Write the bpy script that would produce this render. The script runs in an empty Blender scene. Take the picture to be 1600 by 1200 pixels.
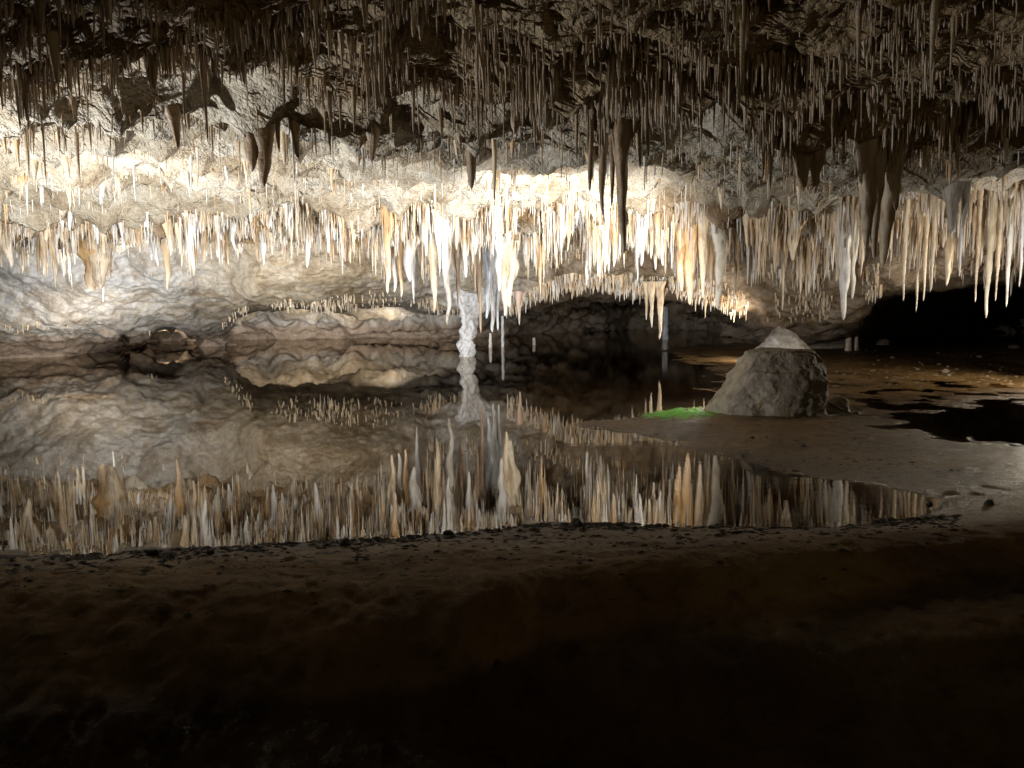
import bpy, math, random
import numpy as np
from mathutils import Matrix, Vector
random.seed(7)
rng = np.random.default_rng(11)
S = bpy.context.scene
COL = S.collection

# ---------------------------------------------------------------- camera
CAMZ = 1.4
F = 1248.0
PITCH = math.atan(130 / 1248)
ROLL = -0.010
cam_d = bpy.data.cameras.new('camera')
cam = bpy.data.objects.new('camera', cam_d)
COL.objects.link(cam)
cam_d.sensor_width = 36
cam_d.lens = F / 1600 * 36
cam_d.clip_end = 300
cam_d.clip_start = 0.05
CM = Matrix.Translation((0, 0, CAMZ)) @ (Matrix.Rotation(math.pi / 2 - PITCH, 4, 'X') @ Matrix.Rotation(ROLL, 4, 'Z'))
cam.matrix_world = CM
S.camera = cam
R3 = np.array(CM.to_3x3())


def at(px, py, Y):
    """the point that stands Y metres ahead in the photo's direction (px, py)"""
    d = R3 @ np.array([(px - 800) / F, (600 - py) / F, -1.0])
    k = Y / d[1]
    return np.array([d[0] * k, Y, CAMZ + d[2] * k])


def project(P):
    P = np.atleast_2d(P)
    q = (P - np.array([0, 0, CAMZ])) @ R3
    return 800 + F * q[:, 0] / -q[:, 2], 600 - F * q[:, 1] / -q[:, 2]


# ---------------------------------------------------------------- noise
_perm = np.random.default_rng(3).permutation(4096).astype(np.int64)
_grad = np.random.default_rng(4).normal(size=(4096, 3))
_grad /= np.linalg.norm(_grad, axis=1)[:, None]


def perlin(x, y, z):
    x, y, z = np.broadcast_arrays(np.asarray(x, float), np.asarray(y, float), np.asarray(z, float))
    xi, yi, zi = np.floor(x).astype(np.int64), np.floor(y).astype(np.int64), np.floor(z).astype(np.int64)
    xf, yf, zf = x - xi, y - yi, z - zi
    u, v, w = (t * t * t * (t * (t * 6 - 15) + 10) for t in (xf, yf, zf))
    def g(i, j, k):
        h = _perm[(_perm[(_perm[(xi + i) & 4095] + yi + j) & 4095] + zi + k) & 4095]
        gr = _grad[h]
        return gr[..., 0] * (xf - i) + gr[..., 1] * (yf - j) + gr[..., 2] * (zf - k)
    def lp(a, b, t): return a + (b - a) * t
    return lp(lp(lp(g(0, 0, 0), g(1, 0, 0), u), lp(g(0, 1, 0), g(1, 1, 0), u), v),
              lp(lp(g(0, 0, 1), g(1, 0, 1), u), lp(g(0, 1, 1), g(1, 1, 1), u), v), w) * 1.6


def fbm(x, y, z, o=4, lac=2.03, gain=0.5):
    s, a = 0, 1.0
    for i in range(o):
        s = s + a * perlin(x + 17 * i, y - 9 * i, z + 5 * i)
        x, y, z = x * lac, y * lac, z * lac
        a *= gain
    return s


def billow(x, y, z, o=3):
    s, a = 0, 1.0
    for i in range(o):
        s = s + a * (np.abs(perlin(x + 31 * i, y, z - 7 * i)) * 2 - 0.5)
        x, y, z = x * 2.1, y * 2.1, z * 2.1
        a *= 0.5
    return s


def ridge(x, y, f, seed):
    return np.clip(1 - np.abs(perlin(x * f, y * f, seed)) * 3.6, 0, 1)


def sstep(a, b, x):
    t = np.clip((x - a) / (b - a), 0, 1)
    return t * t * (3 - 2 * t)


# ---------------------------------------------------------------- mesh helpers
def mesh_np(name, V, Q, col=None, smooth=True):
    """V (n,3), Q (m,4) quads or (m,3) tris"""
    me = bpy.data.meshes.new(name)
    V = np.ascontiguousarray(V, np.float32)
    Q = np.ascontiguousarray(Q, np.int32)
    k = Q.shape[1]
    me.vertices.add(len(V)); me.vertices.foreach_set('co', V.ravel())
    me.loops.add(Q.size); me.loops.foreach_set('vertex_index', Q.ravel())
    me.polygons.add(len(Q)); me.polygons.foreach_set('loop_start', np.arange(0, Q.size, k, dtype=np.int32))
    me.polygons.foreach_set('use_smooth', np.full(len(Q), smooth))
    me.update(calc_edges=True)
    if col is not None:
        a = me.color_attributes.new('tint', 'FLOAT_COLOR', 'POINT')
        c = np.ones((len(V), 4), np.float32); c[:, :3] = col
        a.data.foreach_set('color', c.ravel())
    return me


def link(name, me, mat=None, parent=None):
    o = bpy.data.objects.new(name, me)
    COL.objects.link(o)
    if mat: me.materials.append(mat)
    if parent: o.parent = parent
    return o


def tag(o, label=None, cat=None, group=None, kind=None):
    if label: o['label'] = label
    if cat: o['category'] = cat
    if group: o['group'] = group
    if kind: o['kind'] = kind
    return o


def grid_quads(nu, nv, flip=False):
    i, j = np.meshgrid(np.arange(nu - 1), np.arange(nv - 1), indexing='ij')
    a = (i * nv + j).ravel()
    q = np.stack([a, a + nv, a + nv + 1, a + 1], 1)
    return q[:, ::-1] if flip else q


# ---------------------------------------------------------------- materials
def nt(name):
    m = bpy.data.materials.new(name); m.use_nodes = True
    t = m.node_tree; t.nodes.clear()
    out = t.nodes.new('ShaderNodeOutputMaterial')
    return m, t, out


def N(t, typ, **kw):
    n = t.nodes.new(typ)
    for k, v in kw.items():
        if k in n.inputs.keys(): n.inputs[k].default_value = v
        else: setattr(n, k, v)
    return n


def ramp(t, fac, stops):
    r = N(t, 'ShaderNodeValToRGB')
    cr = r.color_ramp
    while len(cr.elements) < len(stops): cr.elements.new(0.5)
    for e, (p, c) in zip(cr.elements, stops):
        e.position = p; e.color = (*c, 1) if len(c) == 3 else c
    t.links.new(fac, r.inputs[0])
    return r.outputs[0]


def noise(t, vec, scale, detail=5, rough=0.6, dist=0.0):
    n = N(t, 'ShaderNodeTexNoise', Scale=scale, Detail=detail, Roughness=rough, Distortion=dist)
    t.links.new(vec, n.inputs['Vector'])
    return n.outputs['Fac']


def mixc(t, a, b, fac, mode='MIX'):
    m = N(t, 'ShaderNodeMix', data_type='RGBA', blend_type=mode)
    for s, v in ((6, a), (7, b), (0, fac)):
        if isinstance(v, (float, int)): m.inputs[s].default_value = v
        elif isinstance(v, tuple): m.inputs[s].default_value = (*v, 1)
        else: t.links.new(v, m.inputs[s])
    return m.outputs[2]


def math_(t, op, a, b=0.0):
    m = N(t, 'ShaderNodeMath', operation=op)
    for s, v in ((0, a), (1, b)):
        if isinstance(v, (float, int)): m.inputs[s].default_value = v
        else: t.links.new(v, m.inputs[s])
    return m.outputs[0]


def bump(t, h, strength, dist, nrm=None):
    b = N(t, 'ShaderNodeBump', Strength=strength, Distance=dist)
    t.links.new(h, b.inputs['Height'])
    if nrm: t.links.new(nrm, b.inputs['Normal'])
    return b.outputs[0]


def rock_mat(name, stops, scale=0.8, popcorn=0.0, fine=0.4, rough=0.55, use_tint=False, crack=0.0, spec=0.4, mudline=False):
    m, t, out = nt(name)
    geo = N(t, 'ShaderNodeNewGeometry').outputs['Position']
    n1 = noise(t, geo, scale, 6, 0.62, 0.6)
    c = ramp(t, n1, stops)
    n2 = noise(t, geo, 9.0, 6, 0.7)
    c = mixc(t, c, ramp(t, n2, [(0.3, (0.45, 0.42, 0.38)), (0.6, (1, 1, 1))]), 0.75, 'MULTIPLY')
    if use_tint:
        at_ = N(t, 'ShaderNodeAttribute', attribute_name='tint').outputs['Color']
        c = mixc(t, c, at_, 1.0, 'MULTIPLY')
    if mudline:
        sp = N(t, 'ShaderNodeSeparateXYZ'); t.links.new(geo, sp.inputs[0])
        z = math_(t, 'ADD', sp.outputs['Z'], math_(t, 'MULTIPLY', n1, 0.9))
        f = ramp(t, math_(t, 'MULTIPLY', z, 0.5), [(0.44, (1, 1, 1)), (0.60, (0, 0, 0))])
        mud = ramp(t, n2, [(0.25, (0.15, 0.105, 0.07)), (0.75, (0.36, 0.275, 0.205))])
        c = mixc(t, c, mud, f)
    p = N(t, 'ShaderNodeBsdfPrincipled', Roughness=rough)
    p.inputs['Specular IOR Level'].default_value = spec
    t.links.new(c, p.inputs['Base Color'])
    nrm = bump(t, noise(t, geo, 30, 5, 0.65), fine, 0.02)
    if popcorn:
        v = N(t, 'ShaderNodeTexVoronoi', Scale=15.0)
        nw = N(t, 'ShaderNodeTexNoise', Scale=9.0, Detail=5); t.links.new(geo, nw.inputs['Vector'])
        sc_ = N(t, 'ShaderNodeVectorMath', operation='SCALE'); sc_.inputs['Scale'].default_value = 0.28; t.links.new(nw.outputs['Color'], sc_.inputs[0])
        ad_ = N(t, 'ShaderNodeVectorMath', operation='ADD'); t.links.new(geo, ad_.inputs[0]); t.links.new(sc_.outputs[0], ad_.inputs[1])
        t.links.new(ad_.outputs[0], v.inputs['Vector'])
        nrm = bump(t, math_(t, 'MULTIPLY', v.outputs['Distance'], -1.0), popcorn, 0.05, nrm)
    if crack:
        v = N(t, 'ShaderNodeTexVoronoi', Scale=1.6, feature='DISTANCE_TO_EDGE')
        w = N(t, 'ShaderNodeVectorMath', operation='ADD')
        nz = N(t, 'ShaderNodeTexNoise', Scale=2.2, Detail=4); t.links.new(geo, nz.inputs['Vector'])
        t.links.new(geo, w.inputs[0]); t.links.new(nz.outputs['Color'], w.inputs[1]); t.links.new(w.outputs[0], v.inputs['Vector'])
        nrm = bump(t, ramp(t, v.outputs['Distance'], [(0.0, (0, 0, 0)), (0.035, (1, 1, 1))]), crack, 0.06, nrm)
    t.links.new(nrm, p.inputs['Normal'])
    t.links.new(p.outputs[0], out.inputs[0])
    return m


M_ceil = rock_mat('ceiling_rock', [(0.3, (0.27, 0.19, 0.11)), (0.45, (0.46, 0.38, 0.27)), (0.6, (0.60, 0.54, 0.44)), (0.75, (0.42, 0.32, 0.20))],
                  0.9, popcorn=0.75, fine=0.8, rough=0.6, use_tint=True)
M_wall = rock_mat('wall_rock', [(0.3, (0.25, 0.20, 0.145)), (0.45, (0.36, 0.32, 0.27)), (0.54, (0.45, 0.43, 0.405)), (0.66, (0.36, 0.30, 0.22))],
                  1.5, use_tint=True, popcorn=0.25, fine=0.9, rough=0.6, crack=0.12, mudline=True)
M_boulder = rock_mat('boulder_rock', [(0.3, (0.085, 0.068, 0.048)), (0.47, (0.25, 0.205, 0.15)), (0.6, (0.30, 0.26, 0.20)), (0.72, (0.36, 0.25, 0.13))],
                     3.2, fine=1.0, rough=0.6, crack=0.25)


def calcite_mat():
    m, t, out = nt('calcite')
    geo = N(t, 'ShaderNodeNewGeometry').outputs['Position']
    at_ = N(t, 'ShaderNodeAttribute', attribute_name='tint').outputs['Color']
    mp = N(t, 'ShaderNodeMapping'); mp.inputs['Scale'].default_value = (9, 9, 1.6); t.links.new(geo, mp.inputs[0])
    n = noise(t, mp.outputs[0], 1.6, 6, 0.65, 0.4)
    c = mixc(t, at_, ramp(t, n, [(0.32, (0.42, 0.30, 0.18)), (0.52, (1, 1, 1)), (0.75, (1.0, 0.93, 0.82))]), 0.85, 'MULTIPLY')
    p = N(t, 'ShaderNodeBsdfPrincipled', Roughness=0.38)
    p.inputs['Specular IOR Level'].default_value = 0.5
    t.links.new(c, p.inputs['Base Color'])
    nrm = bump(t, noise(t, geo, 26, 5, 0.7), 0.55, 0.02)
    t.links.new(nrm, p.inputs['Normal'])
    t.links.new(p.outputs[0], out.inputs[0])
    return m
M_calc = calcite_mat()


def mud_mat():
    m, t, out = nt('wet_mud')
    geo = N(t, 'ShaderNodeNewGeometry').outputs['Position']
    n1 = noise(t, geo, 0.9, 6, 0.6, 0.5)
    c = ramp(t, n1, [(0.3, (0.12, 0.070, 0.028)), (0.55, (0.24, 0.150, 0.064)), (0.75, (0.30, 0.20, 0.09))])
    n2 = noise(t, geo, 7.0, 7, 0.7)
    c = mixc(t, c, ramp(t, n2, [(0.33, (0.35, 0.3, 0.25)), (0.5, (1, 1, 1))]), 0.7, 'MULTIPLY')
    sp = N(t, 'ShaderNodeSeparateXYZ'); t.links.new(geo, sp.inputs[0])
    h = math_(t, 'ADD', math_(t, 'MULTIPLY', sp.outputs['Z'], 14.0), math_(t, 'MULTIPLY', n1, 0.35))
    h = math_(t, 'ADD', h, math_(t, 'MAXIMUM', math_(t, 'MULTIPLY', math_(t, 'SUBTRACT', 4.3, sp.outputs['Y']), 1.6), 0.0))   # the bank itself is dry
    wet = ramp(t, h, [(0.12, (0.42, 0.40, 0.37)), (0.62, (1, 1, 1))])      # soaked mud next to the water is darker
    c = mixc(t, c, wet, 1.0, 'MULTIPLY')
    p = N(t, 'ShaderNodeBsdfPrincipled', Roughness=0.5)
    p.inputs['Specular IOR Level'].default_value = 0.16
    t.links.new(math_(t, 'MINIMUM', math_(t, 'ADD', math_(t, 'MULTIPLY', h, 0.5), 0.16), 0.8), p.inputs['Roughness'])
    t.links.new(c, p.inputs['Base Color'])
    nrm = bump(t, noise(t, geo, 26, 8, 0.75), 0.9, 0.03)
    t.links.new(nrm, p.inputs['Normal'])
    t.links.new(p.outputs[0], out.inputs[0])
    return m
M_mud = mud_mat()


def water_mat():
    m, t, out = nt('lake_water')
    geo = N(t, 'ShaderNodeNewGeometry').outputs['Position']
    sp = N(t, 'ShaderNodeSeparateXYZ'); t.links.new(geo, sp.inputs[0])
    # the right hand shallows are rippled, the lake itself is still
    k = ramp(t, math_(t, 'MULTIPLY', math_(t, 'ADD', sp.outputs['X'], 2.0), 0.12), [(0.25, (0.0,) * 3), (0.62, (1,) * 3)])
    mp = N(t, 'ShaderNodeMapping'); mp.inputs['Scale'].default_value = (0.6, 2.2, 1); t.links.new(geo, mp.inputs[0])
    n = noise(t, mp.outputs[0], 5.0, 3, 0.5)
    n_big = noise(t, geo, 0.8, 2, 0.5)
    b = N(t, 'ShaderNodeBump', Distance=0.02)
    t.links.new(math_(t, 'ADD', math_(t, 'MULTIPLY', math_(t, 'MULTIPLY', k, n_big), 0.10), 0.003), b.inputs['Strength'])
    t.links.new(n, b.inputs['Height'])
    g = N(t, 'ShaderNodeBsdfGlossy', Roughness=0.0); g.inputs['Color'].default_value = (0.84, 0.79, 0.71, 1)
    tr = N(t, 'ShaderNodeBsdfTransparent'); tr.inputs['Color'].default_value = (0.78, 0.70, 0.56, 1)
    fr = N(t, 'ShaderNodeFresnel', IOR=1.33)
    t.links.new(b.outputs[0], fr.inputs['Normal']); t.links.new(b.outputs[0], g.inputs['Normal'])
    mx = N(t, 'ShaderNodeMixShader')
    t.links.new(fr.outputs[0], mx.inputs[0]); t.links.new(tr.outputs[0], mx.inputs[1]); t.links.new(g.outputs[0], mx.inputs[2])
    t.links.new(mx.outputs[0], out.inputs[0])
    return m
M_water = water_mat()


def plain(name, col, rough=0.6):
    m, t, out = nt(name)
    geo = N(t, 'ShaderNodeNewGeometry').outputs['Position']
    n = noise(t, geo, 20, 5, 0.7)
    c = mixc(t, ramp(t, n, [(0.3, tuple(v * 0.4 for v in col)), (0.6, col)]), col, 0.3)
    p = N(t, 'ShaderNodeBsdfPrincipled', Roughness=rough)
    t.links.new(c, p.inputs['Base Color'])
    t.links.new(bump(t, n, 0.6, 0.01), p.inputs['Normal'])
    t.links.new(p.outputs[0], out.inputs[0])
    return m
M_green = plain('algae', (0.30, 0.80, 0.12), 0.6)
M_dark = plain('dark_mud_crumb', (0.035, 0.026, 0.018), 0.7)
M_stone = plain('pale_stone', (0.20, 0.155, 0.105), 0.4)
M_wood = plain('wet_wood', (0.05, 0.035, 0.022), 0.6)

# ---------------------------------------------------------------- the hero stalactites, read off the photograph
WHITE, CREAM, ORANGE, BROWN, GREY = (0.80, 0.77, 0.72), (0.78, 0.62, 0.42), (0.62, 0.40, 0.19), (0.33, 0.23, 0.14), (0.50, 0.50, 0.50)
# px, tip py, width px, Y, colour, label
H = [
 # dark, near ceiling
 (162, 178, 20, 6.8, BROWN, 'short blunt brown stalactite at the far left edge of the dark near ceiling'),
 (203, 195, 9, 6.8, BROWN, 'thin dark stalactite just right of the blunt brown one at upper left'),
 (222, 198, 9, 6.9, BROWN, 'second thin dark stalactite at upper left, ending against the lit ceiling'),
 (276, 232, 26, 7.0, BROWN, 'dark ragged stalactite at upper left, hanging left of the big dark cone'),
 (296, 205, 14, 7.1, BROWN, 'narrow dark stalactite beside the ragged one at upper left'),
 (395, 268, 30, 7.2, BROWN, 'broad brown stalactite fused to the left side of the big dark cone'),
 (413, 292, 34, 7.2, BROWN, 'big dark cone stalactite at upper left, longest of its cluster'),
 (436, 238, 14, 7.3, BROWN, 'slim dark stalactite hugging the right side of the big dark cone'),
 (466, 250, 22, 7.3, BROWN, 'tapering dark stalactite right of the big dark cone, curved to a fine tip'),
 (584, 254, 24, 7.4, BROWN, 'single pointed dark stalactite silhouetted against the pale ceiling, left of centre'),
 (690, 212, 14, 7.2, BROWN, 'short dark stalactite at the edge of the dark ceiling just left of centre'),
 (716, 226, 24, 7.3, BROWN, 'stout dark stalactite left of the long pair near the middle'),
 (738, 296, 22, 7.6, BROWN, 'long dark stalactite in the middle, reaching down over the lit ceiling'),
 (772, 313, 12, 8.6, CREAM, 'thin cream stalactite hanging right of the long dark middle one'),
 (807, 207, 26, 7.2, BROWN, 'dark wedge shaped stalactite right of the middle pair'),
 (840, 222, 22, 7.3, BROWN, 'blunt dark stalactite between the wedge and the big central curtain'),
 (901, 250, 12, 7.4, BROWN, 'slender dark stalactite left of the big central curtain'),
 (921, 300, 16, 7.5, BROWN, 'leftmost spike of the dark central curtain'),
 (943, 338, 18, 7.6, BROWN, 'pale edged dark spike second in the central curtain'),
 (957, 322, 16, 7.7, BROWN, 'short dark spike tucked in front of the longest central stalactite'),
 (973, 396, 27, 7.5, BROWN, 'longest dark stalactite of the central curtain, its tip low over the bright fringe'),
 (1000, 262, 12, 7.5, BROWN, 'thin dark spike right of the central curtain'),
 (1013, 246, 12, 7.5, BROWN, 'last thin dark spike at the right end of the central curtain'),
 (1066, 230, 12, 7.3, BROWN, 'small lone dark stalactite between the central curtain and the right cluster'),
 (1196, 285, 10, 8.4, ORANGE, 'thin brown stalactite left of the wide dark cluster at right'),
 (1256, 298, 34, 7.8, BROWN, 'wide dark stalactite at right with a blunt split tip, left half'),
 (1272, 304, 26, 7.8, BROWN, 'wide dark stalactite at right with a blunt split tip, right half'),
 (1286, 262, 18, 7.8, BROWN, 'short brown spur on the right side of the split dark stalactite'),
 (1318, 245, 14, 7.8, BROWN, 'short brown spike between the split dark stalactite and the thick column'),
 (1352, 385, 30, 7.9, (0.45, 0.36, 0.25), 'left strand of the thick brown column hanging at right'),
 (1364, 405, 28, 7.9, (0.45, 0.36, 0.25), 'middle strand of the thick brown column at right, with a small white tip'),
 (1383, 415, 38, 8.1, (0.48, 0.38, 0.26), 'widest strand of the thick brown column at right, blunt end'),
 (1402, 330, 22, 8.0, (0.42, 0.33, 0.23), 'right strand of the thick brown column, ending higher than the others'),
 # lit row, left
 (16, 418, 20, 14.2, CREAM, 'cream stalactite at the left edge of the photo in the lit row'),
 (45, 372, 20, 14.0, CREAM, 'knobbly cream stalactite near the left edge hanging before dark rock'),
 (62, 432, 9, 15.2, ORANGE, 'long thin brownish stalactite left of the big orange one'),
 (107, 398, 13, 15.0, CREAM, 'cream stalactite left of the big orange twin tipped one'),
 (115, 400, 11, 15.3, ORANGE, 'narrow orange stalactite touching the left of the big orange one'),
 (149, 454, 36, 15.3, ORANGE, 'big orange stalactite at left, left prong of its twin tips'),
 (157, 452, 36, 15.2, CREAM, 'big cream stalactite at left, right prong of the twin tips'),
 (162, 471, 11, 15.6, WHITE, 'white needle tip hanging just below the big orange stalactite at left'),
 (172, 436, 12, 15.6, BROWN, 'brown stalactite behind the right side of the big orange one'),
 (264, 452, 16, 15.8, ORANGE, 'dull orange stalactite in front of the dark gap at left'),
 (284, 417, 13, 15.8, CREAM, 'cream stalactite right of the dark gap at left'),
 (292, 408, 11, 15.8, ORANGE, 'orange stalactite paired with the cream one right of the dark gap'),
 (319, 398, 14, 15.4, WHITE, 'white stalactite above the left end of the big smooth bulge'),
 (355, 425, 8, 15.6, ORANGE, 'thin orange stalactite hanging before the big smooth bulge'),
 (373, 378, 12, 15.2, CREAM, 'stubby cream stalactite above the big smooth bulge'),
 (404, 393, 8, 15.3, BROWN, 'thin brown stalactite above the middle of the big smooth bulge'),
 (483, 418, 17, 15.2, WHITE, 'lone bright cream stalactite in front of the big smooth bulge'),
 (532, 395, 12, 15.2, CREAM, 'cream stalactite above the right part of the smooth bulge'),
 # lit row, centre
 (606, 458, 18, 15.4, CREAM, 'cream stalactite leading the central group on its left'),
 (616, 456, 16, 15.7, WHITE, 'white stalactite second in the central group'),
 (627, 464, 14, 15.6, ORANGE, 'brownish stalactite third in the central group'),
 (640, 440, 26, 15.2, WHITE, 'broad bright white stalactite at the left of the central group'),
 (646, 475, 12, 17.5, GREY, 'small grey stalactite hanging behind the broad white one'),
 (661, 437, 9, 15.3, CREAM, 'thin cream stalactite between the broad white and the knobbly one'),
 (678, 488, 19, 15.0, CREAM, 'long knobbly cream stalactite with a fine tip, centre left'),
 (699, 507, 18, 16.0, (0.55, 0.5, 0.44), 'long greyish stalactite right of the knobbly cream one'),
 (694, 430, 17, 14.8, WHITE, 'bright white stalactite above the long greyish one'),
 (716, 482, 13, 16.3, BROWN, 'brown stalactite just left of the white one in the centre'),
 (728, 434, 17, 15.0, WHITE, 'plump white stalactite at the centre of the row'),
 (741, 455, 12, 15.8, BROWN, 'brown stalactite right of the plump white one'),
 (751, 520, 15, 16.2, BROWN, 'long dark stalactite left of the blue grey curtain'),
 (762, 498, 20, 16.7, (0.52, 0.56, 0.62), 'left fold of the blue grey curtain in the centre'),
 (771, 519, 20, 16.8, (0.50, 0.53, 0.58), 'middle fold of the blue grey curtain, longest'),
 (779, 516, 14, 16.9, (0.50, 0.53, 0.58), 'right fold of the blue grey curtain in the centre'),
 (779, 455, 20, 15.0, WHITE, 'dazzling white stalactite in front of the blue grey curtain'),
 (791, 494, 22, 15.3, CREAM, 'large cream stalactite with a sharp tip, left of its twin'),
 (799, 480, 28, 15.3, (0.80, 0.70, 0.52), 'large pale stalactite fused to the right of the sharp tipped cream one'),
 (822, 396, 15, 14.6, WHITE, 'brilliant white stalactite right of the large cream pair'),
 (834, 420, 9, 16.5, GREY, 'thin grey stalactite below the brilliant white one'),
 (884, 372, 20, 14.2, WHITE, 'glaring white stalactite right of centre, hottest spot of the row'),
 (901, 352, 10, 14.0, WHITE, 'short white stalactite just right of the glaring one'),
 (922, 374, 14, 14.2, ORANGE, 'orange stalactite left of the long dark one over the bright fringe'),
 # right of centre
 (988, 388, 12, 13.8, CREAM, 'cream stalactite right of the long dark one'),
 (1013, 398, 12, 14.2, CREAM, 'pale stalactite among the fringe left of the orange drapery'),
 (1024, 422, 14, 14.3, (0.6, 0.52, 0.4), 'dull cream stalactite reaching the low arch, left of the orange drapery'),
 (1041, 428, 11, 14.4, BROWN, 'brown stalactite just left of the orange drapery'),
 (1064, 455, 24, 13.9, ORANGE, 'left fold of the wide orange drapery'),
 (1077, 476, 28, 13.8, ORANGE, 'wide orange drapery stalactite, longest fold'),
 (1098, 466, 17, 13.6, CREAM, 'smooth cream stalactite right of the orange drapery'),
 (1111, 462, 12, 13.8, ORANGE, 'narrow orange stalactite between two cream ones at right of centre'),
 (1121, 483, 24, 13.7, (0.78, 0.72, 0.6), 'pale crusty stalactite with blunt tip right of the orange drapery'),
 (1150, 462, 11, 14.0, CREAM, 'small cream stalactite right of the pale crusty one'),
 (1168, 388, 14, 13.2, CREAM, 'cream stalactite high in the fringe right of the pale crusty one'),
 (1226, 425, 11, 13.3, ORANGE, 'orange stalactite on the sloping flank right of centre'),
 (1238, 408, 20, 13.2, CREAM, 'broad cream stalactite on the sloping flank right of centre'),
 (1222, 485, 9, 15.8, CREAM, 'small pale stalactite hanging above the rear rock'),
 (1307, 440, 14, 12.8, CREAM, 'thin cream stalactite left of the big white one at right'),
 (1318, 500, 26, 12.6, WHITE, 'big white stalactite at right with a long curved tip'),
 (1331, 467, 18, 12.6, (0.8, 0.74, 0.62), 'cream stalactite fused right of the big white one'),
 (1344, 432, 16, 12.7, CREAM, 'cream stalactite beside the thick brown column'),
 # right row
 (1411, 470, 11, 12.2, CREAM, 'cream stalactite starting the right hand row'),
 (1431, 487, 10, 12.2, CREAM, 'long cream stalactite second in the right hand row'),
 (1443, 470, 10, 12.5, CREAM, 'cream stalactite third in the right hand row'),
 (1455, 452, 12, 12.0, CREAM, 'cream stalactite fourth in the right hand row'),
 (1486, 366, 24, 10.8, (0.45, 0.4, 0.34), 'stout grey stalactite under the smooth ceiling at right, left twin'),
 (1506, 358, 16, 10.8, (0.42, 0.37, 0.32), 'stout grey stalactite under the smooth ceiling at right, right twin'),
 (1499, 432, 13, 12.0, GREY, 'bluish glistening stalactite in the right hand row'),
 (1524, 472, 11, 12.0, CREAM, 'pale stalactite above the dark opening at right'),
 (1541, 497, 16, 12.0, (0.6, 0.5, 0.34), 'lowest hanging stalactite above the dark opening at right'),
 (1556, 470, 10, 12.1, CREAM, 'slim stalactite right of the lowest hanging one'),
 (1572, 479, 12, 12.0, WHITE, 'white stalactite near the right edge of the photo'),
 (1593, 448, 12, 11.8, WHITE, 'white stalactite at the very right edge of the photo'),
 # thin ones high on the lit ceiling
 (142, 250, 7, 9.6, CREAM, 'short cream stalactite alone on the lit ceiling at upper left'),
 (307, 298, 12, 11.0, CREAM, 'cream stalactite with a tapering tip on the lit ceiling at left'),
 (300, 280, 7, 10.8, CREAM, 'thin stalactite left of the tapering cream one on the lit ceiling'),
 (225, 275, 5, 11.2, WHITE, 'needle thin white stalactite on the lit ceiling at left'),
 (602, 262, 5, 9.8, WHITE, 'needle thin white stalactite on the lit ceiling left of centre'),
]

# ---------------------------------------------------------------- ceiling
BULGE = []
for (px, tip, w, Y, c, lb) in H:
    if w >= 18:
        p = at(px, tip, Y)
        wr = w / F * Y
        BULGE.append((p[0], Y, (0.15 if Y < 9 else .10) * min(1.6, wr / 0.2 + 0.3), 0.16 + wr * (.8 if Y < 9 else 1.2)))


def rim_y(x, y):
    return np.interp(x / np.maximum(y, 1), [-.9, -.64, -.4, -.2, 0, .2, .38, .6, .9], [4.9, 5.2, 5.8, 6.4, 6.7, 7.1, 8.0, 8.8, 8.8]) + 0.5 * perlin(x / .9, y / 1.5, 6.6)


def ceil_z(x, y, detail=True):
    x = np.asarray(x, float); y = np.asarray(y, float)
    z = 3.14 + 0.0 * x
    z = z + 0.16 * fbm(x / 3.1, y / 2.0, 0.3, 3)
    yr = rim_y(x, y)
    z = z + 0.08 * (1 - sstep(yr - 2, yr, y))
    z = z - 0.14 * sstep(yr - 1.3, yr, y) * (1 - sstep(yr, yr + .5, y))               # rim of the near ceiling
    z = z + 0.12 * sstep(yr, yr + .8, y) * (1 - sstep(11.5, 13.0, y))
    lb = billow(x / 1.15, y / 0.8, 1.7, 2)
    sh = (y + 1.1 * perlin(x / 1.7, y / 2.6, 12.0) + .35 * perlin(x * 1.3, y * 1.3, 2.0)) / 1.25
    sh = sh - np.floor(sh)
    z = z - 0.17 * sh * sstep(1.0, .86, sh) * sstep(yr + .2, yr + 1, y) * (1 - sstep(4.3, 5.2, x))
    z = z + (0.13 + .10 * sstep(yr, yr + .8, y)) * lb
    row = sstep(12.2, 13.6, y + 0.8 * perlin(x / 2.2, 3.3, 1.0))
    z = z - row * (0.14 + 0.20 * perlin(x / 0.9, y / 0.9, 8.0) + 0.14 * ridge(x, y, 1.1, 31.0) + .10 * sstep(0, .5, perlin(x * 2.4, y * 2.4, 3.0)))
    z = z - (1 - row) * 0.05 * ridge(x, y, 1.3, 11.0)
    right = sstep(3.2, 5.4, x) * sstep(9.6, 10.6, y + 0.25 * (x - 5))
    z = z - right * 0.22
    bz = 0 * z
    for (bx, by, d, r) in BULGE:
        q = ((x - bx) ** 2 + (y - by) ** 2) / (r * r)
        bz = np.maximum(bz, np.where(q < 9, d * np.exp(-q * 1.6), 0))
    z = z - bz
    if detail:
        sm = 1 - 0.8 * sstep(4.3, 5.2, x) * sstep(9.0, 9.6, y) * (1 - sstep(11.2, 11.8, y))
        z = z + sm * (0.055 * fbm(x * 2.6, y * 2.6, 5.1, 4) + 0.022 * billow(x * 7, y * 7, 2.2, 2))
    return z


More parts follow.
